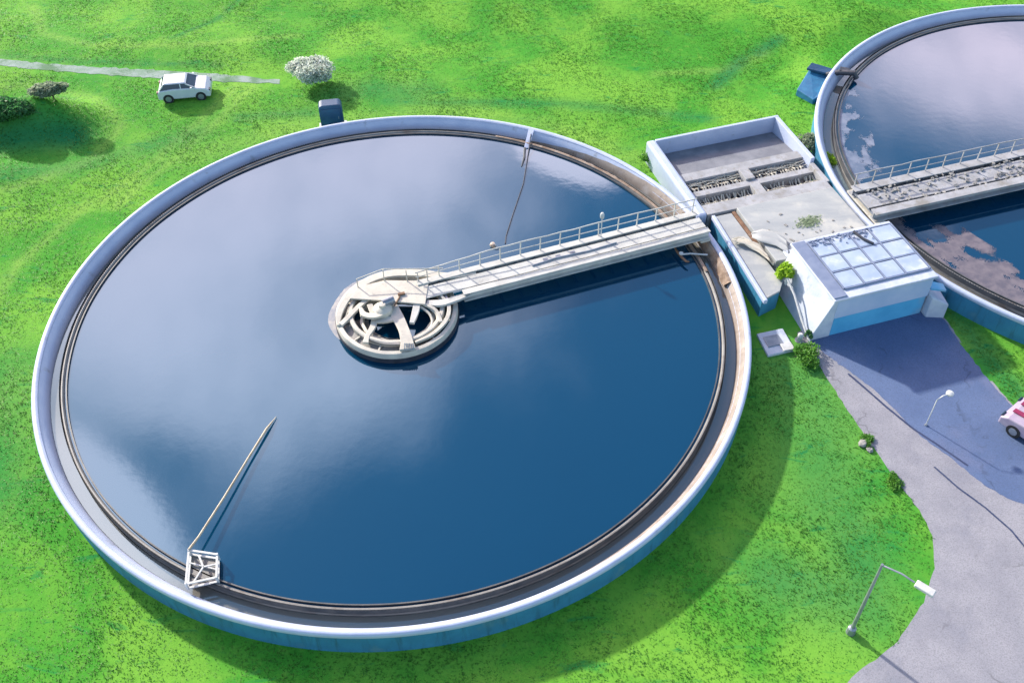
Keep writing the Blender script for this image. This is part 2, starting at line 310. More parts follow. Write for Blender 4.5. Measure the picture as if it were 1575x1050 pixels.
def ground():
    a = np.arange(-42, 62.01, .4); out = np.array([100, 180, 320, 600, 1100.])
    xs = np.concatenate([-out[::-1], a, out]); ys = np.concatenate([-out[::-1], np.arange(-34, 56.01, .4), out])
    X, Yy = np.meshgrid(xs, ys); Z = height(X, Yy); Z = np.where(np.maximum(abs(X), abs(Yy)) > 90, -.0, Z)
    Z = Z * np.clip(near_path(X, Yy) / 2.5 - .35, 0, 1)
    nx, ny = len(xs), len(ys); V = np.stack([X, Yy, Z], -1).reshape(-1, 3)
    i = np.arange(nx * ny).reshape(ny, nx); F = np.stack([i[:-1, :-1], i[:-1, 1:], i[1:, 1:], i[1:, :-1]], -1).reshape(-1, 4)
    me = bpy.data.meshes.new('ground'); me.from_pydata(V.tolist(), [], F.tolist())
    for p in me.polygons: p.use_smooth = True
    # worn tracks: lighter trodden lines, and dark patches painting in shade and deeper green grass
    tr = [[(-10.6, 20.4), (-12.2, 16.5), (-13.8, 13), (-15.8, 9.5)], [(-9.7, 20.3), (-11.2, 16.5), (-12.9, 13), (-14.9, 9.3)],
          [(-28, 20.5), (-23, 21.0), (-18.5, 19.2), (-16.3, 16.3), (-17.2, 13.2), (-20, 11), (-26, 8.6)], [(-26, 31), (-24, 27), (-20.5, 25.2), (-14, 24.6), (-8, 26)],
          [(-16.3, 9.5), (-18.4, 5), (-19, 0), (-18.5, -5)], [(13.5, 20.6), (17.8, 21.2), (20.5, 23)]]
    w = np.zeros(X.shape)
    for t in tr: w = np.maximum(w, np.exp(-(seg_d(X, Yy, t) / .33) ** 2) * .5)
    w = np.maximum(w, .35 * np.exp(-((seg_d(X, Yy, [(-13, 13), (-6, 16.2), (1, 17), (7, 15.6), (12, 12)]) / .9) ** 2)))
    gdk = np.zeros(X.shape)
    for t, ww, am in [([(-24, 15.0), (-18.6, 15.2)], 1.2, .85), ([(16.6, -9.5), (17.3, -5.5), (17.0, -2.5)], 2.2, .5), ([(-16.5, -2), (-15, -8)], 2, .35), ([(-24, 11.6), (-18, 12.6), (-12, 15.6)], .8, .4), ([(-15.5, 25.5), (-13.2, 28.2), (-12.4, 31)], .16, .7), ([(16.9, 19.4), (19.0, 22.3)], .5, .7), ([(20, 23), (21.5, 24.2)], .5, .7),
                      ([(-2, 18.3), (8, 17.6), (16, 15.9)], .45, .5), ([(-5, 19), (-3, 19.6), (0, 19.2)], 1.3, .45), ([(-30, 24.8), (-20, 23.3), (-12, 22.5)], .3, .45),
                      ([(14, -12.5), (16.8, -13.5), (17.2, -10.5)], 1.6, .55), ([(-10, 17), (-6, 17.3)], .5, .5), ([(24.4, .5), (25.2, -3), (26, -5.5)], .6, .6)]:
        gdk = np.maximum(gdk, np.exp(-(seg_d(X, Yy, t) / ww) ** 2) * am)
    at = me.color_attributes.new('wear_shade', 'FLOAT_COLOR', 'POINT')
    at.data.foreach_set('color', np.stack([w, gdk, 0 * w, 0 * w + 1], -1).ravel().astype(np.float32))
    me.materials.append(MT['grass']); o = bpy.data.objects.new('ground', me); S.collection.objects.link(o); struct(o)
ground()
def sheet(name, L, Rr, z, m, edge=0):
    """strip between two polylines, resampled, with a slightly ragged edge"""
    def res(P, n):
        P = np.array(P, float); d = np.r_[0, np.cumsum(np.hypot(*np.diff(P, axis=0).T))]; t = np.linspace(0, d[-1], n)
        return np.stack([np.interp(t, d, P[:, 0]), np.interp(t, d, P[:, 1])], 1)
    n = 160; a, b = res(L, n), res(Rr, n)
    if edge: a += rng.normal(0, edge, a.shape); b += rng.normal(0, edge, b.shape)
    k = 7; mb = MB(); vs = [tuple((a[i] * (1 - j / k) + b[i] * j / k)) + (z,) for i in range(n) for j in range(k + 1)]
    fs = [(i * (k + 1) + j, i * (k + 1) + j + 1, (i + 1) * (k + 1) + j + 1, (i + 1) * (k + 1) + j) for i in range(n - 1) for j in range(k)]
    return struct(mb.add(vs, fs).build(name, m))
def poly(name, pts, z, m, step=.25, edge=.04):
    out = []
    for (ax, ay), (bx, by) in zip(pts, pts[1:] + pts[:1]):
        k = max(1, int(math.hypot(bx - ax, by - ay) / step))
        out += [(ax + (bx - ax) * q / k + rng.normal(0, edge), ay + (by - ay) * q / k + rng.normal(0, edge), z) for q in range(k)]
    return struct(MB().add(out, [tuple(range(len(out)))]).build(name, m))
poly('pavement', ROAD_L + [(20, -30), (36, -24)] + ROAD_R[:-1][::-1], .012, 'pave', edge=.02)
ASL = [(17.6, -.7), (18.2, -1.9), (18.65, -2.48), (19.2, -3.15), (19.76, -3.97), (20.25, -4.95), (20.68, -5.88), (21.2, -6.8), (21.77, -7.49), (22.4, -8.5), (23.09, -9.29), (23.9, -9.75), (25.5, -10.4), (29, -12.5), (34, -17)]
sheet('road', ASL, [(24.45, 2.6), (23.7, .89), (24.1, -1.4), (24.5, -3.2), (25.1, -5.2), (26.8, -8), (30.6, -12), (35, -17)], .017, 'shadowroad', .02)  # left edge follows the painted shadow's outline
jt = [(18.9, -3.05), (19.3, -3.7), (20.0, -4.9), (20.75, -6.05), (21.4, -6.8), (22.3, -7.9)]
sheet('pavement_seam', [(x - .03, y - .02) for x, y in jt], [(x + .045, y + .03) for x, y in jt], .022, 'seam', .004)
jt = [(21.0, -7.9), (21.6, -8.9), (22.3, -9.8), (22.9, -10.8), (23.3, -12)]
sheet('pavement_seam', [(x - .03, y - .02) for x, y in jt], [(x + .03, y + .02) for x, y in jt], .022, 'seam', .004)
sheet('path', [(-60, 25.2), (-25.4, 23.05), (-21.2, 22.15), (-15.2, 21.2), (-11, 20.6), (-8.2, 20.35)], [(-60, 26), (-25.4, 23.75), (-21.2, 22.9), (-15.4, 22.1), (-11, 21.35), (-8.3, 20.8)], .012, 'path', .05)
# ------------------------------------------------------------------ tanks
WL = .85
def tank(c, label):
    t = thing('clarifier_tank', (c[0], c[1], 0), label, 'settling tank', 'round clarifier tanks')
    MB().lathe([(14.98, -.3), (14.98, .98), (14.775, .98), (14.775, .9), (14.60, .9), (14.60, -.3)], c).build('wall', 'shadewall', t, smooth=True)
    # rounded coping
    pr = [(15.0, .984), (15.02, 1.08), (15.01, 1.16), (14.97, 1.20), (14.92, 1.215), (14.86, 1.215), (14.82, 1.20), (14.77, 1.16), (14.76, 1.10), (14.79, 1.06), (14.79, .984)]
    MB().lathe(pr, c).build('coping', 'coping', t, smooth=True)
    MB().lathe([(14.70, .895), (14.597, .895), (14.597, -.1), (14.46, -.1), (14.46, .60), (14.50, .74), (14.58, .90), (14.68, 1.03), (14.757, 1.12), (14.787, 1.05), (14.787, .895)], c).build('inner_lining', 'coping', t, smooth=True)
    line = np.array([(14.455, .62), (14.496, .745), (14.576, .905), (14.676, 1.035), (14.75, 1.12)]); vs = []; n = 260   # sunlit tone painted on the lining, thinning out at both ends
    for i in range(n + 1):
        a = R(-80 + 150 * i / n); e = min(1, min(i, n - i) / 62) ** .8; e *= 1 - .10 * (1 - e) - .06 * abs(math.sin(i * .37)) * (e < .98); k = np.linspace(0, 4 * max(e, .02), 6)
        for q in k: r_ = np.interp(q, range(5), line[:, 0]); z_ = np.interp(q, range(5), line[:, 1]); vs.append((c[0] + r_ * math.cos(a), c[1] + r_ * math.sin(a), z_))
        vs.append((c[0] + 14.77 * math.cos(a), c[1] + 14.77 * math.sin(a), .7))
    MB().add(vs, [(7 * i + q, 7 * i + q + 1, 7 * i + 8 + q, 7 * i + 7 + q) for i in range(n) for q in range(5)]).build('sunlit_tan', 'sunlitwall', t, smooth=2)
    wa = MB().lathe([(13.98, .0), (13.98, .90), (13.94, .95), (13.89, .95), (13.83, .88), (13.83, 0)], c, wob=.0003).build('weir_wall', 'weir', t, smooth=True)
    # notched weir plate on the outer side of the weir wall
    vs = []; fs = []; n = 720; mb = MB()
    for i in range(n):
        a0 = 2 * math.pi * i / n; a1 = 2 * math.pi * (i + 1) / n; am = (a0 + a1) / 2
        k = len(vs)
        for a, z in ((a0, 1.03), (am, .98), (a1, 1.03)):
            vs += [(c[0] + 14.0 * math.cos(a), c[1] + 14.0 * math.sin(a), z), (c[0] + 14.0 * math.cos(a), c[1] + 14.0 * math.sin(a), .75)]
        fs += [(k, k + 1, k + 3, k + 2), (k + 2, k + 3, k + 5, k + 4)]
    mb.add(vs, fs).build('notched_weir_plate', 'darkrim', t)
    MB().lathe([(13.76, .6), (13.76, .93), (13.71, .93), (13.71, .6)], c, wob=.0003).build('scum_baffle', 'darkrim', t, smooth=True)
    struct(MB().lathe([(14.45, .60), (14.01, .60)], c, closed=False).build('launder_water', 'launderwater'))
    n = 256; struct(MB().add([(c[0] + 13.82 * math.cos(2 * math.pi * i / n), c[1] + 13.82 * math.sin(2 * math.pi * i / n), WL) for i in range(n)], [tuple(range(n))]).build('water', 'water'))
    return t
tk1 = tank((0, 0), 'large round settling tank in the middle with blue water and pale rounded rim')
tk2 = tank(T2, 'round settling tank at the right edge, partly out of frame, beyond the concrete yard')
# brown dried scum on the inner lining where the bridge lands
mb = MB(); n = 60; pts = []
for i in range(n + 1):
    a = R(6 + 20 * i / n); lo = .74 + .05 * math.sin(i * .9) + .03 * rng.random(); hi = 1.06 - .04 * rng.random()
    if i in (0, n): lo = hi - .05
    for r, z in ((14.72, hi + .08), (14.62, hi + .06), (14.44, lo), (14.50, lo - .03)): pts.append((r * math.cos(a), r * math.sin(a), z))
fs = [(4 * i + q, 4 * i + 4 + q, 4 * i + 4 + (q + 1) % 4, 4 * i + (q + 1) % 4) for i in range(n) for q in range(4)]
o = mb.add(pts, fs).build('scum_crust', 'scum', tk1, smooth=True); o['label'] = 'brown crust on the inner wall below the bridge end'
mb = MB(); pts = []
for i in range(n + 1):
    a = R(10 + 62 * i / n); wd = .16 * math.sin(math.pi * i / n) * (.6 + .5 * rng.random()) + .01
    for r, z in ((13.835, .975), (13.835 + wd * .9, 1.0), (13.97 + .0 * wd, .985), (13.97, .972)): pts.append((r * math.cos(a), r * math.sin(a), z))
fs = [(4 * i + q, 4 * i + 4 + q, 4 * i + 4 + (q + 1) % 4, 4 * i + (q + 1) % 4) for i in range(n) for q in range(4)]
mb.add(pts, fs).build('scum_crust', 'scum', tk1, smooth=True)
# ------------------------------------------------------------------ bridges
def bridge(c, ang, r0, r1, off, wid, label, lampr=None, rails=(1,), seed=1, col='bridge'):
    ca, sa = math.cos(ang), math.sin(ang)
    def P(r, t, z): return (c[0] + r * ca - (t + off) * sa, c[1] + r * sa + (t + off) * ca, z)
    h = wid / 2; b = thing('tank_bridge', P((r0 + r1) / 2, 0, 1.3), label, 'bridge', 'bridges across the tanks')
    MB().beam(P(r0, 0, 1.62), P(r1, 0, 1.62), wid * .44, .06).build('deck', col, b, bevel=.008)
    for s in (-1, 1):
        ra = r0; r0 = ra + (1.7 if s < 0 else -.0)
        g = MB(); g.beam(P(r0, s * h * .8, 1.70), P(r1, s * h * .8, 1.70), wid * .2, .05)
        g.beam(P(r0, s * h * .8, 1.52), P(r1, s * h * .8, 1.52), .05, .31)
        g.beam(P(r0, s * h * .84, 1.34), P(r1, s * h * .84, 1.34), wid * .2, .05)
        g.build('girder', col, b, bevel=.006); r0 = ra
    cb = MB(); k = int((r1 - r0) / .9)
    for i in range(k + 1):
        r = r0 + .1 + (r1 - r0 - .2) * i / k; cb.beam(P(r, -h * .75, 1.50), P(r, h * .75, 1.50), .09, .09)
    cb.build('cross_beams', 'steel', b)
    MB().box(P(r1 - .25, 0, 1.28), (.5, wid * 1.15, .10), ang).build('end_bearing', 'cream', b, bevel=.01)
    rr = random.Random(seed)
    for s in rails:
        t = s * h * .95; zt = 2.45
        rl = MB(); n = 22
        rl.tube([P(r0 + (r1 - r0) * i / n, t + rr.uniform(-.015, .015), zt - (.25 * max(0, 1 - i / 6)) + rr.uniform(-.02, .02)) for i in range(n + 1)], .03, 6)
        rl.tube([P(r0 + (r1 - r0) * i / n, t, 2.06 - (.12 * max(0, 1 - i / 6))) for i in range(n + 1)], .02, 6)
        ro = rl.build('railing', col, b, smooth=True)
        k = int((r1 - r0) / .95)
        for i in range(k + 1):
            r = r0 + .1 + (r1 - r0 - .25) * i / k
            MB().beam(P(r, t, 1.726), P(r + rr.uniform(-.03, .03), t, zt - .02 - .25 * max(0, 1 - (r - r0) / (r1 - r0) * 22 / 6)), .045, .045).build('post', col, ro)
    if lampr:
        l = thing('bridge_lamp', P(lampr, h * .8, 1.726), 'slim post lamp with pale rounded head standing on the long tank bridge', 'lamp')
        MB().tube([P(lampr, h * .8, 1.726), P(lampr, h * .8, 2.75)], .028, 8).build('pole', 'white', l, smooth=True)
        MB().lathe_cap(P(lampr, h * .8, 2.74), [(.03, 0), (.09, .08), (.10, .25), (.06, .34), (.01, .36)], 16).build('lamp_head', 'white', l, smooth=True)
    return b, P
b1, P1 = bridge((0, 0), R(18.9), 1.2, 14.72, .30, 1.6, 'long pale bridge with a rail running from the tank centre to its rim', 9.9, (1,), 3)
cab = MB(); cab.tube([P1(6.3, -.05, 1.68), P1(7.5, .05, 1.69), P1(9.0, -.03, 1.68), P1(10.4, .04, 1.69)], .035, 6)
for r in (7.0, 7.6, 8.3): cab.box(P1(r, .12, 1.69), (.22, .12, .06), R(20))
cab.build('cable_tray', 'steel', b1)
b2, P2 = bridge(T2, R(196), 1.0, 14.75, .1, 2.3, 'weathered bridge over the tank at the right edge, cut by the frame', None, (-1,), 9, 'concrete')
mb = MB()
for i in range(170):
    r = rng.uniform(3.5, 14.2); t = rng.uniform(-.75, .75); mb.box(P2(r, t, 1.69), (rng.uniform(.06, .24), rng.uniform(.05, .16), rng.uniform(.02, .07)), rng.uniform(0, 3), rng.uniform(-.4, .4))
o = mb.build('rubble', 'stone', b2, bevel=.01); o['kind'] = 'stuff'
# ------------------------------------------------------------------ centre well
def centre(c, label, full=True):
    w = thing('centre_well', (c[0], c[1], WL), label, 'centre well', 'centre wells')
    X = lambda x, y, z: (c[0] + x, c[1] + y, z)
    prof = [(2.62, .3), (2.62, 1.28), (2.58, 1.34), (2.42, 1.36), (2.38, 1.30), (2.38, .3)]
    MB().lathe(prof, c, n=120, wob=.002).build('outer_ring', 'cream', w, smooth=True)
    MB().lathe([(2.66, .86), (2.66, 1.08), (2.623, 1.08), (2.623, .86)], c, n=120).build('shade_band', 'dark', w, smooth=True)  # dark band painting in the shade low on the ring
    MB().lathe([(2.06, .3), (2.06, 1.42), (2.02, 1.46), (1.90, 1.46), (1.86, 1.42), (1.86, .3)], c, n=96, wob=.003).build('inner_ring', 'cream', w, smooth=True)
    # partial grey gutter floor, left and front
    MB().lathe([(2.37, 1.16), (2.07, 1.22)], c, n=60, closed=False, a0=R(150), a1=R(290)).build('gutter', 'weir', w)
    for a in range(15, 375, 30):
        r = R(a); MB().beam(X(2.07 * math.cos(r), 2.07 * math.sin(r), 1.25), X(2.37 * math.cos(r), 2.37 * math.sin(r), 1.25), .07, .07).build('spacer', 'cream', w)
    # lower stained pan
    pan = MB().lathe([(1.85, .95), (1.25, .90)], c, n=40, closed=False, a0=R(185), a1=R(275)).build('pan', 'weir', w)
    return w, X
w1, X1 = centre((0, 0), 'round cream centre well with drive machinery in the middle of the large tank')
# platform, arms, drive (parts of the centre well)
p = MB(); p.prism([(-2.0, .45), (-.4, .25), (1.25, -.02), (1.35, 1.45), (-.6, 1.55), (-1.75, 1.15)], 1.60, 1.68); p.build('platform', 'cream', w1, bevel=.015)
def smooth_path(pts, w, k=5):
    P_ = [Vector(p) for p in pts]; w = w if isinstance(w, list) else [w] * len(P_); o, ow = [], []
    for i in range(len(P_) - 1):
        a, b, c, d = P_[max(i - 1, 0)], P_[i], P_[i + 1], P_[min(i + 2, len(P_) - 1)]
        for q in range(k):
            t = q / k; o.append(tuple(.5 * ((2 * b) + (c - a) * t + (2 * a - 5 * b + 4 * c - d) * t * t + (3 * b - a - 3 * c + d) * t ** 3))); ow.append(w[i] + (w[i + 1] - w[i]) * (t * t * (3 - 2 * t)))
    return o + [tuple(P_[-1])], ow + [w[-1]]
def arm(pts, w, name='arm', m='cream'):
    pts, w = smooth_path(pts, w); mb = MB(); n = len(pts)
    vs = []
    for i, (x, y, z) in enumerate(pts):
        a = Vector(pts[max(i - 1, 0)]); b = Vector(pts[min(i + 1, n - 1)]); d = (b - a).normalized(); s = d.cross(Vector((0, 0, 1))).normalized(); ww = w[i] if isinstance(w, list) else w
        q = Vector((x, y, z))
        vs += [q - s * ww / 2, q + s * ww / 2, q + s * ww / 2 - Vector((0, 0, .12)), q - s * ww / 2 - Vector((0, 0, .12))]
    fs = [(4 * i + q, 4 * i + (q + 1) % 4, 4 * i + 4 + (q + 1) % 4, 4 * i + 4 + q) for i in range(n - 1) for q in range(4)] + [(0, 1, 2, 3), (4 * n - 1, 4 * n - 2, 4 * n - 3, 4 * n - 4)]
    return mb.add(vs, fs).build(name, m, w1, bevel=.012)
arm([(-.35, .35, 1.60), (.05, -.5, 1.57), (.38, -1.3, 1.55), (.55, -1.95, 1.53), (.62, -2.45, 1.50)], [.5, .5, .44, .5, .66])
arm([(.9, .3, 1.62), (.85, -.3, 1.60), (.72, -1.0, 1.575)], [.3, .3, .2], m='bridge')
arm([(-1.1, .7, 1.62), (-1.6, .1, 1.56), (-2.05, -.55, 1.50), (-2.3, -.9, 1.47)], .22)
arm([(-1.15, .2, 1.56), (-.95, -.45, 1.52), (-.9, -1.0, 1.50), (-1.1, -1.6, 1.48), (-1.15, -2.0, 1.48)], [.25, .22, .26, .2, .25])
arm([(-.9, -.75, 1.535), (-.4, -.75, 1.55), (.15, -.6, 1.555)], .28)
arm([(1.15, .1, 1.64), (1.7, -.25, 1.56), (1.95, -.9, 1.5)], .14)
for y0 in (0, .32):
    MB().tube(smooth_path([(1.05 + y0, .0, 1.5), (1.45 + y0 * .9, -.4, 1.42), (1.55 + y0 * .5, -.95, 1.35), (1.2, -1.45 + y0 * .2, 1.3)], 1)[0], .06, 8).build('hoop', 'cream', w1, smooth=True)
mb = MB(); mb.lathe_cap((-.55, -.25, 1.45), [(.38, 0), (.42, .1), (.40, .28), (.30, .36), (.16, .40), (.15, .52), (.02, .54)], 28); o = mb.build('gearbox', 'cream', w1, smooth=True)
mb = MB(); mb.tube([(-.55, -.12, 1.86), (-.1, .15, 1.86)], .17, 16); mb.box((-.33, .02, 1.72), (.4, .25, .1), .5); mb.build('motor', 'steel', w1, smooth=True)
mb = MB(); mb.tube([(-.05, -.1, 1.7), (.15, .45, 1.73)], .035, 6); mb.box((.2, .6, 1.73), (.3, .12, .08), .3); mb.build('control_lever', 'rust', w1)
mb = MB()
for i in range(6): mb.tube([(.45 + .07 * i, -2.1 - .02 * i, 1.5), (.5 + .07 * i, -2.3, 1.66 + .01 * (i % 2)), (.48 + .08 * i, -2.5, 1.45)], .018, 5)
mb.build('bracket_bars', 'steel', w1)
# swept walkway strips carrying the bridge round the back of the well
arm([(3.4, 1.95, 1.66), (2.2, 1.75, 1.70), (.9, 1.95, 1.72), (-.5, 1.95, 1.70), (-1.5, 1.45, 1.66), (-2.15, .6, 1.58), (-2.42, -.3, 1.48), (-2.40, -.9, 1.42)], [.2, .34, .4, .42, .4, .32, .26, .12])
arm([(3.3, .75, 1.60), (2.5, .35, 1.62), (1.9, .15, 1.60), (1.3, .2, 1.58)], [.15, .32, .36, .3], m='bridge')
arm([(1.9, .6, 1.60), (2.25, 0, 1.55), (2.15, -.8, 1.5), (1.6, -1.55, 1.46), (.9, -2.0, 1.45)], [.1, .16, .18, .16, .1])
arm([(-.2, -.2, 1.72), (-.75, -.65, 1.74), (-1.3, -.55, 1.7), (-1.5, -.1, 1.66)], [.2, .3, .26, .12])
arm([(-1.75, -1.0, 1.40), (-1.2, -1.55, 1.42), (-.4, -1.95, 1.44), (.3, -2.1, 1.46)], [.1, .24, .24, .1], m='weir')
MB().lathe([(1.62, .9), (1.62, 1.25), (1.5, 1.28), (1.46, 1.2), (1.46, .9)], (.05, -.2), n=80, wob=.01).build('feed_ring', 'cream', w1, smooth=True)
# railing round the platform
mb = MB(); mb.tube([(-1.75, 1.18, 2.1), (-.6, 1.58, 2.3), (1.3, 1.48, 2.35), (2.0, 1.6, 2.25)], .022, 6)
for q in ((-1.72, 1.15), (-.6, 1.52), (.4, 1.46), (1.3, 1.42)): mb.beam((*q, 1.68), (*q, 2.3 if q[0] > -1 else 2.1), .04, .04)
mb.build('platform_railing', 'cream', w1)
# collar of pale foam scum lapping outside the ring
mb = MB(); pts = []; n = 50
for i in range(n + 1):
    a = R(78 + 130 * i / n); wd = .5 * math.sin(math.pi * i / n) ** .7 * (.9 + .1 * math.sin(i * .35) + .05 * rng.random()) + .01
    pts += [(2.64 * math.cos(a), 2.64 * math.sin(a), .862), ((2.64 + wd) * math.cos(a), (2.64 + wd) * math.sin(a), .854)]
mb.add(pts, [(2 * i, 2 * i + 1, 2 * i + 3, 2 * i + 2) for i in range(n)]); o = mb.build('foam_collar', 'foam', w1); o['label'] = 'pale foam along the back of the ring'
def film(c, r0, r1, a0, a1, seed, thr, m, par, label):
    g = np.random.default_rng(seed); nr, na = int((r1 - r0) / .035), int(abs(a1 - a0) * r1 / .035)
    def vn(shape, n):
        L = g.random((n + 2, int(n * shape[1] / shape[0] * .55) + 2)); yy = np.linspace(0, L.shape[0] - 1.001, shape[0]); xx = np.linspace(0, L.shape[1] - 1.001, shape[1])
        y0 = yy.astype(int); x0 = xx.astype(int); fy = (yy - y0)[:, None]; fx = (xx - x0)[None]; fy = fy * fy * (3 - 2 * fy); fx = fx * fx * (3 - 2 * fx)
        return (L[y0][:, x0] * (1 - fy) + L[y0 + 1][:, x0] * fy) * (1 - fx) + (L[y0][:, x0 + 1] * (1 - fy) + L[y0 + 1][:, x0 + 1] * fy) * fx
    N = vn((nr, na), 2) * .4 + vn((nr, na), 5) * .3 + vn((nr, na), 10) * .2 + g.random((nr, na)) * .12
    rr_ = np.linspace(0, 1, nr)[:, None]; aa = np.linspace(0, 1, na)[None]; N = N + .35 * rr_ ** 2 - .25 * (1 - np.sin(np.pi * aa)) - .1
    V = []; F = []
    for i in range(nr):
        for j in range(na):
            if N[i, j] > thr:
                k = len(V); A0, A1 = a0 + (a1 - a0) * j / na, a0 + (a1 - a0) * (j + 1) / na; R0, R1 = r0 + (r1 - r0) * i / nr, r0 + (r1 - r0) * (i + 1) / nr
                V += [(c[0] + q * math.cos(b), c[1] + q * math.sin(b), WL + .006) for q, b in ((R0, A0), (R1, A0), (R1, A1), (R0, A1))]; F.append((k, k + 1, k + 2, k + 3))
    o = MB().add(V, F).build('floating_scum', m, par); o['kind'] = 'stuff'; o['label'] = label
MT['film'] = mat('floating_algae_film', (.22, .19, .21), (.13, .12, .15), 2.5, .35, .3, 12)
MT['filmpale'] = mat('floating_foam_film', (.22, .27, .36), (.12, .18, .27), 2.0, .2, .2, 8)
film(T2, 10.9, 13.7, R(196), R(252), 4, .52, 'film', tk2, 'brown scum drifting along the near left rim')
film(T2, 12.0, 13.7, R(150), R(195), 6, .56, 'filmpale', tk2, 'pale foam streaks along the left rim')
# ------------------------------------------------------------------ skimmer pole and its basket, buoy line, rake hook
SK = (-6.1, -12.0)
s = thing('scum_skimmer', (-6.1, -12.0, WL), 'open pale metal skimmer frame with a long thin arm out over the water', 'skimmer')
mb = MB(); c4 = [(-6.52, -11.65), (-5.5, -11.85), (-5.35, -12.75), (-6.35, -12.98)]
for z in (.98, 1.25):
    for i in range(4): mb.beam((*c4[i], z), (*c4[(i + 1) % 4], z), .07, .05)
for q in c4: mb.beam((*q, .9), (*q, 1.3), .07, .07)
mb.build('frame', 'white', s)
mb = MB(); mb.beam((-6.2, -11.75, 1.2), (-5.9, -12.3, 1.2), .06, .05); mb.beam((-5.9, -12.3, 1.2), (-5.45, -12.2, 1.2), .05, .05); mb.beam((-5.9, -12.3, 1.2), (-6.1, -12.85, 1.2), .05, .05); mb.beam((-6.5, -12.0, 1.0), (-5.45, -12.3, 1.0), .05, .04); mb.build('cross_bars', 'white', s)
MB().prism([(x * .98 - .12, y * .98 - .24) for x, y in c4], .87, .93).build('tray', 'weir', s)
mb = MB(); mb.tube([(-6.5, -11.65, 1.3), (-6.3, -11.1, 1.22), (-5.75, -9.4, 1.12), (-5.2, -7.6, 1.04), (-4.72, -6.1, .98), (-4.45, -5.4, .9)], [.05, .045, .045, .045, .055, .012], 8); mb.build('arm', 'rope', s, smooth=True)
mb = MB(); mb.tube([(6.15, 13.1, 1.15), (5.95, 11.6, .90), (5.65, 9.25, .868), (5.1, 6.9, .866), (4.75, 5.3, .866), (4.7, 4.75, .866)], .028, 6)
tag(mb.build('mooring_line', 'dark', smooth=True), 'thin black line floating on the water from the far rim towards the bridge', 'line')
f = thing('buoy', (4.2, 4.6, WL), 'tiny peach coloured float on the water just beyond the bridge', 'float')
MB().lathe_cap((4.12, 4.62, WL - .04), [(.02, 0), (.12, .04), (.14, .12), (.10, .2), (.02, .23)], 14).build('float_body', 'buoy', f, smooth=True)
MB().tube([(4.12, 4.62, 1.02), (4.28, 4.5, 1.0), (4.4, 4.42, .87)], .018, 6).build('line_loop', 'white', f, smooth=True)
t = thing('swing_hook', (13.4, 3.4, .95), 'rusty curved hook on a white bar at the tank edge below the bridge', 'hook')
MB().tube([(12.42, 4.05, 1.12), (12.52, 3.7, 1.10), (12.66, 3.35, 1.08), (12.86, 2.98, 1.08), (12.98, 2.92, 1.12)], [.03, .055, .06, .055, .03], 8).build('hook', 'rust', t, smooth=True)
MB().tube([(12.66, 3.42, 1.13), (13.1, 3.45, 1.14), (13.9, 3.5, 1.0)], .04, 8).build('bar', 'white', t, smooth=True)
MB().lathe_cap((12.68, 3.45, 1.1), [(.09, 0), (.1, .1), (.03, .14)], 12).build('knob', 'white', t, smooth=True)
# stop boards at far rim (pale folded plate standing in the water near the mooring line)
sb = thing('sluice_plate', (6.0, 12.3, WL), 'narrow pale sluice plate leaning at the far rim beside the black line', 'sluice plate')
MB().prism([(5.75, 12.2), (6.0, 12.25), (6.35, 13.5), (6.05, 13.55)], [.83, .83, 1.15, 1.15], [.9, .9, 1.22, 1.22]).build('plate', 'coping', sb)
MB().tube([(5.8, 12.2, .92), (5.75, 11.4, .9), (5.6, 10.7, .87)], [.06, .06, .03], 6).build('stem', 'darkrim', sb)
# ------------------------------------------------------------------ inlet basin
ba = thing('screening_basin', Y(0, 5, 0), 'open rectangular concrete basin with cross beams and bar screens between the two tanks', 'basin')
def ybox(u0, u1, v0, v1, z0, z1, name, m, par, bevel=.02):
    return MB().prism([Y(u0, v0, 0)[:2], Y(u1, v0, 0)[:2], Y(u1, v1, 0)[:2], Y(u0, v1, 0)[:2]], z0, z1).build(name, m, par, bevel=bevel)
ybox(-3.65, -3.15, 1.9, 8.3, -.1, 1.22, 'wall', 'coping', ba, .12)
ybox(-3.148, 3.85, 8.14, 8.3, -.1, 1.2, 'wall', 'coping', ba)
ybox(3.62, 3.83, 4.3, 8.138, -.1, 1.2, 'wall', 'coping', ba)
ybox(-3.148, 3.45, 1.9, 2.62, -.1, 1.16, 'wall', 'concrete', ba)
ybox(-3.14, 3.615, 2.625, 8.137, -.1, .12, 'floor', 'basinfloor', ba, 0)
MB().add([Y(-3.14, 8.13, .28), Y(3.61, 8.13, .28), Y(3.61, 5.6, .60), Y(-3.14, 5.6, .60)], [(0, 1, 2, 3)]).build('sloping_floor', 'basinfloor', ba)
ybox(-3.14, 3.61, 5.0, 5.6, .35, .80, 'beam', 'concrete', ba)
ybox(-3.14, 3.61, 3.72, 4.12, .35, .80, 'beam', 'concrete', ba)
ybox(.0, .5, 4.123, 4.997, .35, .90, 'beam', 'concrete', ba)
ybox(.0, .5, 2.623, 3.717, .35, .90, 'beam', 'concrete', ba)
MB().add([Y(-3.13, 2.63, .2), Y(3.6, 2.63, .2), Y(3.6, 5.0, .2), Y(-3.13, 5.0, .2)], [(0, 1, 2, 3)]).build('screen_water', 'sludge', ba)
rr = random.Random(5)
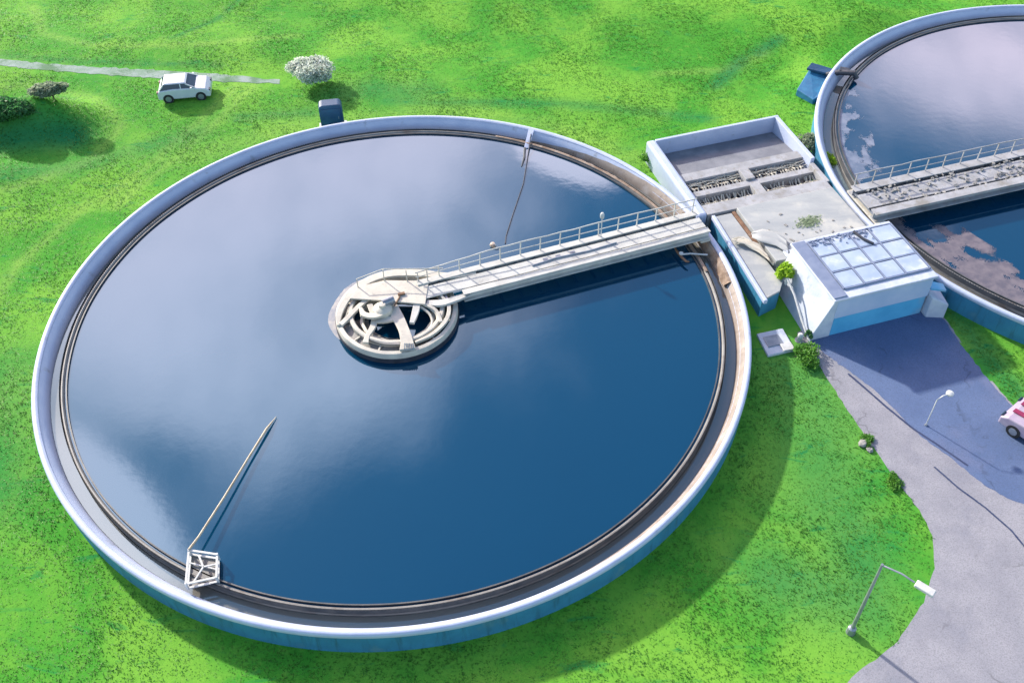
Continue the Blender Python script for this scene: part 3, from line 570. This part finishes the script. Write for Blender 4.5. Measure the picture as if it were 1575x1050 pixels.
for (u0, u1, v0, v1) in ((-3.1, -.05, 4.15, 4.98), (.55, 3.6, 4.15, 4.98), (-3.1, -.05, 2.66, 3.68), (.55, 3.55, 2.66, 3.68)):
    g = MB()
    k = int((u1 - u0) / .16)
    for i in range(k):
        u = u0 + (i + .5) * (u1 - u0) / k
        if rr.random() < .12: continue
        pts = [Y(u + rr.uniform(-.07, .07), v0 + (v1 - v0) * q / 4, .60 + .12 * math.sin(q * 1.6) + rr.uniform(-.05, .05)) for q in range(5)]
        g.tube(pts, rr.uniform(.022, .055), 5)
    for i in range(5):
        v = v0 + (v1 - v0) * rr.random(); g.tube([Y(u0 + (u1 - u0) * q / 9, v + rr.uniform(-.12, .12), .68 + rr.uniform(-.05, .05)) for q in range(10)], .02, 5)
    g.build('bar_screen', 'cream', ba)
ybox(3.5, 3.75, 2.6, 4.2, .5, 1.0, 'corner_block', 'concrete', ba)
# ------------------------------------------------------------------ deck slab, annex, pump house
ds = thing('concrete_platform', Y(1, .2, 0), 'flat weathered concrete platform with a mossy patch between basin and pump house', 'platform')
ybox(-1.72, 3.35, -2.2, 1.80, -.1, 1.30, 'slab', 'slab', ds, .03)
ybox(-1.95, -1.78, -1.2, 1.80, -.1, 1.12, 'edge_strip', 'rust', ds)
ybox(-1.2, 2.4, -2.15, -1.75, 1.303, 1.40, 'step', 'whitewall', ds, .03)
mb = MB()
for i in range(420):
    a = rng.normal(0, 1, 2) * (.28, .17); u, v = .95 + a[0] + .4 * a[1], -.25 + a[1]
    mb.add([Y(u, v, 1.305), Y(u + .07 * rng.random() + .03, v + .02, 1.32 + .06 * rng.random()), Y(u + .03, v + .09, 1.31 + .05 * rng.random())], [(0, 1, 2)])
o = mb.build('moss_patch', 'leafsage', ds); o['kind'] = 'stuff'
mb = MB()
for i in range(26):
    u, v = rng.uniform(-1.5, 2.8), rng.uniform(-1.7, -.9) if i % 2 else rng.uniform(-1.6, 1); mb.box(Y(u, v, 1.31), (rng.uniform(.05, .16), rng.uniform(.04, .1), .04), rng.uniform(0, 3))
o = mb.build('debris', 'stone', ds); o['kind'] = 'stuff'
an = thing('valve_annex', Y(-2.6, -1.5, 0), 'low grey flat topped annex with pale edge beside the large tank rim', 'annex')
A = [Y(-3.0, 1.75, 0)[:2], Y(-1.98, 1.75, 0)[:2], Y(-1.98, -3.3, 0)[:2], Y(-2.35, -3.75, 0)[:2], Y(-3.3, -4.0, 0)[:2]]
MB().prism(A, -.1, 1.0).build('walls', 'shadewall', an)
A2 = [Y(-2.86, 1.74, 0)[:2], Y(-1.99, 1.74, 0)[:2], Y(-1.96, -3.32, 0)[:2], Y(-2.35, -3.80, 0)[:2], Y(-3.16, -4.04, 0)[:2]]
MB().prism(A2, 1.003, 1.10).build('roof', 'slab', an, bevel=.02)
mb = MB(); mb.beam(Y(-2.95, 1.74, 1.1), Y(-3.27, -4.25, 1.1), .17, .22); mb.build('pale_lip', 'coping', an, bevel=.03)
ph = thing('pump_house', Y(1.2, -4.2, 0), 'small white pump house, shaded walls coloured blue, with a gridded pale glass roof', 'building')
# battered left wall, front wall
MB().prism([Y(-1.55, -2.25, 0)[:2], Y(-1.95, -6.0, 0)[:2], Y(-1.1, -6.0, 0)[:2], Y(-1.1, -2.25, 0)[:2]], -.1, 0.02)
lw = MB(); lw.add([Y(-1.75, -2.3, -.1), Y(-2.0, -6.02, -.1), Y(-1.12, -6.02, 2.12), Y(-1.12, -2.3, 2.12), Y(-.95, -2.3, -.1), Y(-.95, -6.02, -.1), Y(-.95, -6.02, 2.12), Y(-.95, -2.3, 2.12)],
                  [(0, 1, 2, 3), (4, 7, 6, 5), (1, 5, 6, 2), (0, 3, 7, 4), (2, 6, 7, 3), (0, 4, 5, 1)]); lw.build('side_wall', 'whitewall', ph, bevel=.04)
ybox(-.945, 3.55, -6.0, -5.8, -.1, 1.05, 'front_wall', 'hutwall', ph, .03)
ybox(-1.0, 3.57, -6.04, -5.8, 1.053, 2.12, 'fascia', 'fascia', ph, .03)
ybox(3.40, 3.60, -5.795, -2.3, -.1, 2.12, 'side_wall', 'hutwall', ph, .03)
ybox(-.945, 3.395, -2.5, -2.3, -.1, 2.12, 'rear_wall', 'whitewall', ph, .03)
# roof: fascia frame, panels, bars
MB().prism([Y(-1.25, -6.12, 0)[:2], Y(3.70, -6.12, 0)[:2], Y(3.70, -2.22, 0)[:2], Y(-1.25, -2.22, 0)[:2]], 2.125, 2.25).build('roof', 'whitewall', ph, bevel=.04)
rf = ph.children[-1]
ybox(-1.22, -.62, -6.0, -2.3, 2.253, 2.30, 'roof_gutter', 'panelbar', ph, .01)
us = [-.55, .45, 1.45, 2.45, 3.6]; vsr = [-5.6, -4.55, -3.5, -2.45]
for i in range(4):
    for j in range(3):
        ybox(us[i] + .06, us[i + 1] - .06, vsr[j] + .06, vsr[j + 1] - .06, 2.253, 2.30 + .01 * ((i + j) % 2), 'roof_panel', 'panel', ph, .012)
for u in us: ybox(u - .035, u + .035, -5.6, -2.45, 2.2535, 2.33, 'glazing_bar', 'panelbar', ph, .008)
for v in vsr: ybox(-.5, 3.55, v - .03, v + .03, 2.254, 2.318, 'glazing_bar', 'panelbar', ph, .006)
# leaf litter and frost-like debris along the back of the roof
mb = MB()
for i in range(90):
    u, v = rng.uniform(-.5, 2.6), -2.45 - abs(rng.normal(0, .25)); mb.box(Y(u, v, 2.335), (rng.uniform(.03, .16), rng.uniform(.02, .08), .03), rng.uniform(0, 3), rng.uniform(-.3, .3))
o = mb.build('roof_litter', 'panelbar', ph); o['kind'] = 'stuff'
mb = MB(); mb.tube([Y(1.7, -2.5, 2.36), Y(1.85, -3.1, 2.37), Y(2.1, -3.5, 2.36)], .06, 8); mb.build('vent_pipe', 'dark', ph, smooth=True)
# front apron block on the right, slanting
st = thing('retaining_block', Y(4.2, -5.2, 0), 'small pale wedge block between the pump house and the right tank', 'block')
MB().prism([Y(3.62, -6.3, 0)[:2], Y(4.35, -6.6, 0)[:2], Y(4.5, -5.6, 0)[:2], Y(3.62, -5.0, 0)[:2]], -.1, [1.15, .8, .85, 1.3]).build('block', 'whitewall', st, bevel=.04)
MB().prism([Y(3.66, -6.0, 0)[:2], Y(4.2, -6.3, 0)[:2], Y(4.3, -5.9, 0)[:2], Y(3.66, -5.4, 0)[:2]], 1.35, 1.45).build('cap', 'hutwall', st)
# pale pipe from annex to ground
pp = thing('drain_pipe', Y(-1.75, -3.9, 0), 'pale slender pipe running from the annex down to the road corner', 'pipe')
MB().tube([Y(-1.85, -3.4, 1.35), Y(-1.85, -4.2, 1.05), Y(-1.95, -5.2, .55), Y(-2.05, -6.5, .05)], .05, 8).build('pipe', 'white', pp, smooth=True)
MB().tube([Y(-1.85, -3.4, 1.32), Y(-1.85, -3.4, 1.0)], .07, 8).build('elbow', 'white', pp, smooth=True)
# crumpled pale sheet on the annex
def crumple(pts, w, name, m, label, cat, z, amp):
    mb = MB(); k = 8; vs = []
    n = len(pts)
    for i, (u, v) in enumerate(pts):
        for j in range(k):
            q = (j / (k - 1) - .5) * w[i]; vs.append(Y(u + q * .5 + rr.uniform(-.03, .03), v + q + rr.uniform(-.03, .03), z + amp * abs(math.sin(j * 1.9 + i)) + rr.uniform(0, .05)))
    fs = [(i * k + j, i * k + j + 1, (i + 1) * k + j + 1, (i + 1) * k + j) for i in range(n - 1) for j in range(k - 1)]
    o = mb.add(vs, fs).build(name, m, smooth=2); so = o.modifiers.new('thick', 'SOLIDIFY'); so.thickness = .02; return tag(o, label, cat)
crumple([(-2.9, -.2), (-2.7, -.35), (-2.45, -.4), (-2.25, -.75), (-2.05, -1.2), (-1.95, -1.75), (-1.9, -2.3)], [.1, .4, .5, .45, .5, .4, .12], 'crumpled_sheet', 'cream', 'crumpled cream sheet draped over the annex edge beside the lime shrub', 'sheet', 1.15, .16)
crumple([(-2.0, -.3), (-1.6, -.5), (-1.1, -.9), (-.9, -1.5), (-1.0, -2.0)], [.3, .8, .9, .8, .3], 'crumpled_sheet', 'slab', 'flat grey crumpled sheet lying on the corner of the concrete platform', 'sheet', 1.33, .05)
# pad
pd = thing('manhole_slab', (16.2, -1.2, 0), 'small square pale concrete slab on the grass beside the large tank', 'slab')
MB().prism([(15.51, -.70), (16.70, -.40), (16.96, -1.68), (15.75, -2.0)], -.05, .12).build('slab', 'whitewall', pd, bevel=.03)
MB().prism([(15.72, -.95), (16.4, -.78), (16.55, -1.35), (15.85, -1.55)], .123, .16).build('lid', 'steel', pd, bevel=.02)
MB().prism([(16.35, -1.4), (16.85, -1.3), (16.95, -1.72), (16.45, -1.82)], .123, .2).build('loose_block', 'white', pd, bevel=.03)
pk = thing('marker_post', (17.3, -1.05, 0), 'stubby pale post at the road corner by the pump house', 'post')
MB().lathe_cap((17.3, -1.05, 0), [(.13, 0), (.12, .35), (.06, .42)], 12).build('post', 'white', pk, smooth=True)
MB().lathe_cap((17.3, -1.05, -.02), [(.2, 0), (.2, .06)], 12).build('foot', 'concrete', pk)
# ------------------------------------------------------------------ cabinet and valve box
cb_ = thing('control_cabinet', (-4.6, 15.75, 0), 'dark navy cabinet with rounded top behind the far rim of the large tank', 'cabinet')
mb = MB(); prf = [(-.62, 0), (-.62, 1.35)] + [(-.62 + .22 * (1 - math.cos(a)), 1.35 + .22 * math.sin(a)) for a in [R(x) for x in (20, 45, 70, 90)]] + [(.62 - .22 * (1 - math.cos(a)), 1.35 + .22 * math.sin(a)) for a in [R(x) for x in (90, 70, 45, 20)]] + [(.62, 1.35), (.62, 0)]
n = len(prf); th = R(8)
def CB(x, y, z): return (-4.6 + x * math.cos(th) - y * math.sin(th), 15.85 + x * math.sin(th) + y * math.cos(th), z)
mb.add([CB(x, -.32, z) for x, z in prf] + [CB(x, .32, z) for x, z in prf], [tuple(range(n)), tuple(range(n, 2 * n))[::-1]] + [(i, (i + 1) % n, n + (i + 1) % n, n + i) for i in range(n)])
mb.build('body', 'navy', cb_, bevel=.04)
dr = MB().prism([CB(-.5, -.355, 0)[:2], CB(.5, -.355, 0)[:2], CB(.5, -.323, 0)[:2], CB(-.5, -.323, 0)[:2]], .12, 1.35).build('door', 'navy', cb_, bevel=.01)
MB().box(CB(.38, -.37, .8), (.04, .025, .16), th).build('handle', 'steel', dr)
MB().box(CB(0, 0, .02), (1.5, .9, .08), th).build('plinth', 'white', cb_, bevel=.01)
vb = thing('valve_housing', (22.2, 18.4, 0), 'dark blue folded sheet metal housing beside the rim of the right tank', 'housing')
MB().prism([(21.2, 18.0), (22.2, 19.5), (23.4, 18.85), (23.0, 17.6), (21.9, 17.0)], -.05, [.35, .8, .75, .6, .3]).build('body', 'tarp', vb, bevel=.03)
MB().prism([(21.9, 19.2), (22.25, 19.62), (23.5, 18.98), (23.3, 18.5)], [.82, .85, .82, .78], [.95, 1.05, .95, .9]).build('lid', 'navy', vb, bevel=.02)
MB().tube([(22.9, 18.6, .85), (23.5, 18.35, 1.15), (24.2, 18.0, 1.3), (24.35, 17.95, 1.0)], .16, 12).build('outlet_pipe', 'dark', vb, smooth=True)
MB().box((23.75, 18.4, 1.2), (.5, .4, .25), -.4).build('clamp', 'dark', vb)
# ------------------------------------------------------------------ vegetation
def crown_mesh(c, rad, n, size, lumps, seed, flat=.8):
    g = np.random.default_rng(seed); V = []; k = 0
    L = []
    for i in range(lumps):
        d = g.normal(size=3); d /= np.linalg.norm(d); d[2] = abs(d[2]) * .9 - .15; L.append((np.array(c) + d * np.array([rad[0], rad[1], rad[2]]) * g.uniform(.35, .72), g.uniform(.3, .52)))
    per = n // lumps; P = []
    for (q, s) in L:
        d = g.normal(size=(per, 3)); d /= np.linalg.norm(d, axis=1)[:, None]; r = g.uniform(.55, 1.08, (per, 1)); P.append(q + d * r * s * np.array(rad))
    P = np.concatenate(P); P = P[P[:, 2] > c[2] - rad[2] * .9]
    m = len(P); a = g.normal(size=(m, 3)); a /= np.linalg.norm(a, axis=1)[:, None]; a[:, 2] *= flat
    b = np.cross(a, g.normal(size=(m, 3))); b /= np.linalg.norm(b, axis=1)[:, None]; s = g.uniform(.6, 1.3, (m, 1)) * size
    V = np.stack([P - a * s, P + b * s * .5, P + a * s, P - b * s * .5], 1).reshape(-1, 3)
    F = np.arange(4 * m).reshape(-1, 4)
    return V, F
def tree(name, base, rad, h, n, size, m, label, cat, seed, group=None, lumps=14, trunk=True):
    t = thing(name, base, label, cat, group); g = random.Random(seed); c = (base[0], base[1], base[2] + h)
    V, F = crown_mesh(c, rad, n, size, lumps, seed)
    if trunk:
        mb = MB(); top = (base[0] + .05, base[1], base[2] + h)
        mb.tube([(base[0], base[1], base[2] - .1), (base[0] + .03, base[1] + .02, base[2] + h * .5), top], [.045 * h + .02, .03 * h + .02, .02], 8)
        for i in range(9):
            a = g.uniform(0, 6.28); z = g.uniform(.3, .8) * h; q = g.uniform(.5, .85)
            mb.tube([(base[0] + .03, base[1], base[2] + z), (base[0] + math.cos(a) * rad[0] * q * .5, base[1] + math.sin(a) * rad[1] * q * .5, base[2] + z + rad[2] * .3), (base[0] + math.cos(a) * rad[0] * q, base[1] + math.sin(a) * rad[1] * q, base[2] + h + rad[2] * g.uniform(-.2, .5))], [.035, .022, .008], 5)
        mb.build('trunk', 'bark', t, smooth=True)
    V = V - np.array(base); me = bpy.data.meshes.new('crown' if trunk else 'foliage'); me.from_pydata(V.tolist(), [], F.tolist()); me.materials.append(MT[m])
    o = bpy.data.objects.new('crown' if trunk else 'foliage', me); S.collection.objects.link(o); o.parent = t
    return t
def gz(x, y):
    X = np.array([[x]]); Yy = np.array([[y]]); return float((height(X, Yy) * np.clip(near_path(X, Yy) / 2.5 - .35, 0, 1))[0, 0])
tree('blossom_tree', (-6.15, 20.3, 0), (1.65, 1.25, .85), .85, 9000, .09, 'leafgrey', 'small pale silvery blossoming tree on the meadow at the end of the gravel path', 'tree', 3, lumps=18)
tree('round_bush', (-19.9, 17.2, gz(-19.9, 17.2) - .1), (1.2, .7, .45), .6, 5000, .13, 'leafsage', 'pale topped bush on the dark grassy mound at the left edge', 'bush', 8)
tree('round_bush', (-22.0, 16.0, gz(-22.0, 16.0) - .1), (2.3, 1.15, .8), .35, 9000, .12, 'leafdark', 'dark bush on the left slope of the mound at the left edge', 'bush', 9)
tree('sage_shrub', (20.75, 12.6, 0), (.75, .8, .5), .55, 2600, .07, 'leafsage', 'greyish shrub squeezed between the basin and the right tank, nearest the meadow', 'shrub', 11)
tree('sage_shrub', (21.3, 11.0, 0), (.45, .8, .4), .5, 1800, .06, 'leaflime', 'yellowish low shrub between the basin and the right tank, nearest the bridge', 'shrub', 12)
tree('low_shrub', (12.2, 12.0, 0), (.8, .6, .45), .3, 2200, .07, 'leafgreen', 'low bright green shrub by the outer corner of the basin', 'shrub', 13)
tree('low_shrub', (13.35, 9.4, 0), (.4, .9, .35), .25, 1800, .06, 'leaflime', 'lime green weeds in the gap between large tank and basin', 'shrub', 14)
tree('lime_shrub', Y(-1.75, -2.9, .95), (.42, .5, .45), .4, 900, .12, 'leaflime', 'glossy lime green shrub growing between annex and pump house', 'shrub', 15, lumps=6)
tree('dark_tuft', Y(-1.9, -5.9, 0), (.22, .2, .3), .3, 500, .05, 'leafdark', 'small dark tuft at the foot of the pump house corner', 'weed', 16, lumps=5)
tree('corner_weeds', (17.35, -2.1, 0), (.7, .8, .35), .2, 2600, .06, 'leafgreen', 'lush weeds at the road corner beside the square concrete slab', 'weeds', 17)
for i, (x, y, r, lb) in enumerate([(19.0, -6.6, .45, 'green tussock at the pavement edge just behind the pale stones'), (19.5, -8.6, .5, 'dark green tussock on the pavement edge, farther from the pale stones')]):
    tree('grass_tussock', (x - .25, y, 0), (r * .7, r, .16), .05, 1300, .05, 'leafgreen', lb, 'tussock', 20 + i, 'tussocks along the pavement edge')
for i, (x, y, s, lb) in enumerate([(18.55, -6.75, .18, 'larger pale stone at the pavement edge'), (18.75, -7.05, .13, 'middle pale stone beside the larger stone at the pavement edge'), (18.85, -6.8, .09, 'smallest pale stone touching the pavement edge')]):
    mb = MB(); g = random.Random(i); vs = []; n = 9
    mb.lathe_cap((x, y, 0), [(s, 0), (s * 1.1, s * .4), (s * .7, s * .85), (s * .2, s * .95)], 7)
    mb.v = [(a + g.uniform(-.03, .03), b + g.uniform(-.03, .03), c_ + g.uniform(-.01, .02)) for a, b, c_ in mb.v]
    tag(mb.build('stone', 'stone', bevel=.015), lb, 'stone', 'stones at the pavement edge')
LB = (16.1, -14.65); LH = 4.3
lp = thing('street_lamp', (LB[0], LB[1], 0), 'tall slender grey lamp post with a short arm in the grass by the pavement bend', 'street lamp')
MB().tube([(LB[0], LB[1], -.1), (LB[0], LB[1], LH * .5), (LB[0], LB[1], LH)], [.07, .055, .04], 10).build('pole', 'steel', lp, smooth=True)
MB().tube([(LB[0], LB[1], LH - .05), (LB[0] + .45, LB[1] - .4, LH + .1), (LB[0] + .75, LB[1] - .7, LH + .1)], .03, 8).build('arm', 'steel', lp, smooth=True)
MB().box((LB[0] + 1.0, LB[1] - .92, LH + .1), (.6, .26, .12), R(-42)).build('lamp_head', 'white', lp, bevel=.03)
MB().lathe_cap((LB[0], LB[1], 0), [(.16, 0), (.14, .3), (.08, .36)], 12).build('base', 'steel', lp)
KB = (21.30, -5.86); sl = thing('short_lamp', (KB[0], KB[1], 0), 'short slim pale lamp on the shadow-toned road, white head to one side', 'lamp')
MB().tube([(KB[0], KB[1], 0), (KB[0], KB[1], 1.55), (KB[0] + .2, KB[1] + .06, 1.72), (KB[0] + .42, KB[1] + .14, 1.72)], .022, 8).build('pole', 'white', sl, smooth=True)
MB().lathe_cap((KB[0] + .51, KB[1] + .18, 1.64), [(.06, 0), (.15, .04), (.15, .1), (.05, .15)], 14).build('lamp_head', 'white', sl, smooth=True)
MB().lathe_cap((KB[0], KB[1], .017), [(.07, 0), (.06, .05)], 12).build('base', 'steel', sl)

# ------------------------------------------------------------------ grass tufts (uncountable)
def tufts():
    g = np.random.default_rng(3); out = []
    N = 330000
    x = g.uniform(-34, 46, N); y = g.uniform(-18, 40, N)
    d1 = np.hypot(x, y); d2 = np.hypot(x - T2[0], y - T2[1])
    ok = (d1 > 15.06) & (d2 > 15.06) & (near_path(x, y) > .7 - .5 * (g.random(N) < .3))
    # skip the yard, the road and the path
    u = (x - 17.86) * CA + (y - 5.22) * SA; v = -(x - 17.86) * SA + (y - 5.22) * CA
    ok &= ~((u > -3.7) & (u < 3.9) & (v > -6.2) & (v < 8.4))
    def inside(poly):
        c = np.zeros(N, bool); n = len(poly)
        for i in range(n):
            (x0, y0), (x1, y1) = poly[i], poly[(i + 1) % n]
            if y0 == y1: continue
            c ^= ((y0 > y) != (y1 > y)) & (x < (x1 - x0) * (y - y0) / (y1 - y0) + x0)
        return c
    ok &= ~inside(ROAD_L + (ROAD_R[:-2] + [(33, -18), (30, -30)])[::-1])
    ok &= ~((x > 15.4) & (x < 17) & (y > -2.1) & (y < -.3))
    x, y = x[ok], y[ok]; n = len(x); print('tufts', n)
    z = height(x, y) * np.clip(near_path(x, y) / 2.5 - .35, 0, 1)
    B = 3; x = np.repeat(x, B) + g.normal(0, .05, n * B); y = np.repeat(y, B) + g.normal(0, .05, n * B); z = np.repeat(z, B)
    m = n * B; a = g.uniform(0, 6.28, m); h = g.uniform(.018, .06, m) * (1 + .5 * np.sin(x * .9) * np.sin(y * .8 + x * .3)); w = g.uniform(.018, .035, m); l = g.uniform(.04, .12, m); b = g.uniform(0, 6.28, m)
    P = np.stack([x, y, z - .01], 1); W_ = np.stack([np.cos(a) * w, np.sin(a) * w, 0 * w], 1); T = P + np.stack([np.cos(b) * l, np.sin(b) * l, h], 1)
    L_ = T - P; W_ *= np.where(W_[:, 0] * L_[:, 1] - W_[:, 1] * L_[:, 0] < 0, -1, 1)[:, None]      # face every blade upwards
    V = np.stack([P - W_, P + W_, T], 1).reshape(-1, 3).astype(np.float32)
    me = bpy.data.meshes.new('grass'); me.vertices.add(3 * m); me.vertices.foreach_set('co', V.ravel())
    me.loops.add(3 * m); me.loops.foreach_set('vertex_index', np.arange(3 * m, dtype=np.int32))
    me.polygons.add(m); me.polygons.foreach_set('loop_start', np.arange(0, 3 * m, 3, dtype=np.int32)); me.polygons.foreach_set('loop_total', np.full(m, 3, dtype=np.int32))
    me.update(calc_edges=True)
    nn = np.repeat(np.stack([g.normal(0, .25, m), g.normal(0, .25, m), np.ones(m)], 1), 3, axis=0); nn /= np.linalg.norm(nn, axis=1)[:, None]
    me.normals_split_custom_set_from_vertices(nn.tolist())
    me.materials.append(MT['blade']); o = bpy.data.objects.new('grass', me); S.collection.objects.link(o)
    o['kind'] = 'stuff'; tag(o, 'short vivid green grass blades over the meadow around the tanks', 'grass')
tufts()
# ------------------------------------------------------------------ cars
def car(loc, rz, L, Wd, H, paint, label, roofm=None, stripes=False):
    t = thing('parked_car', loc, label, 'car', 'parked cars'); c, s_ = math.cos(rz), math.sin(rz)
    def Q(x, y, z): return (loc[0] + x * c - y * s_, loc[1] + x * s_ + y * c, loc[2] + z)
    h = Wd / 2; side = [(-L / 2, .25), (-L / 2, .62), (-L * .46, .80), (-L * .2, .86), (L * .22, .84), (L * .42, .76), (L / 2, .58), (L / 2, .25)]
    n = len(side); mb = MB(); rows = [(-h, .97), (-h * .96, 1.0), (h * .96, 1.0), (h, .97)]
    mb.add([Q(x, yy, z * k) for yy, k in ((-h, 1), (h, 1)) for x, z in side], [tuple(range(n)), tuple(range(n, 2 * n))[::-1]] + [(i, (i + 1) % n, n + (i + 1) % n, n + i) for i in range(n)])
    mb.build('body', paint, t, bevel=.06)
    lo = [(-L * .45, .80), (L * .24, .82)]; hi = [(-L * .36, H - .06), (L * .06, H - .06)]
    mb = MB(); mb.add([Q(x, y * h * .93, z) for x, z in (lo[0], lo[1]) for y in (-1, 1)] + [Q(x, y * h * .78, z) for x, z in (hi[0], hi[1]) for y in (-1, 1)],
                      [(0, 1, 3, 2), (4, 6, 7, 5), (0, 2, 6, 4), (1, 5, 7, 3), (0, 4, 5, 1), (2, 3, 7, 6)]); mb.build('windows', 'glass', t, bevel=.03)
    mb = MB(); mb.add([Q(x, y * h * k, z) for x, z, k in ((hi[0][0] - .04, H - .055, .80), (hi[1][0] + .06, H - .055, .80), (hi[0][0] + .06, H, .70), (hi[1][0] - .04, H, .70)) for y in (-1, 1)],
                      [(0, 1, 3, 2), (4, 6, 7, 5), (0, 2, 6, 4), (1, 5, 7, 3), (0, 4, 5, 1), (2, 3, 7, 6)]); mb.build('roof', roofm or paint, t, bevel=.02)
    for x0, z0, x1, z1 in ((lo[1][0], .84, hi[1][0], H - .07), (lo[0][0], .82, hi[0][0], H - .07), (-.02 * L - .05, .84, -.04 * L, H - .06)):
        for y in (-1, 1): MB().beam(Q(x0, y * h * .925, z0), Q(x1, y * h * .79, z1), .05, .05).build('pillar', paint, t)
    for x in (-L * .31, L * .31):
        for y in (-1, 1):
            w = MB(); w.tube([Q(x, y * (h - .1), .29), Q(x, y * (h + .02), .29)], .29, 20); wo = w.build('wheel', 'tyre', t, smooth=True)
            MB().tube([Q(x, y * (h + .0), .29), Q(x, y * (h + .03), .29)], .17, 14).build('rim', 'steel', wo, smooth=True)
    for y in (-1, 1):
        MB().box(Q(L / 2 - .02, y * h * .72, .60), (.08, .26, .12), rz).build('headlight', 'glass', t, bevel=.02)
        MB().box(Q(-L / 2 + .01, y * h * .78, .66), (.06, .22, .12), rz).build('tail_light', 'carred', t, bevel=.02)
        MB().box(Q(L * .17, y * (h + .07), .90), (.12, .14, .1), rz).build('mirror', paint, t, bevel=.02)
    if stripes:
        for y in (-.28, .28): MB().box(Q(L * .32, y, .835), (L * .24, .22, .03), rz, 0, .1).build('bonnet_stripe', 'carred', t)
    return t
car((-13.35, 19.35, .0), R(7), 2.9, 1.45, 1.15, 'carwhite', 'small white car parked on the meadow below the gravel path')
car((25.75, -6.9, .02), R(128), 3.6, 1.6, 1.35, 'carlilac', 'lilac car with crimson bonnet stripes parked at the right edge of the road', stripes=True)
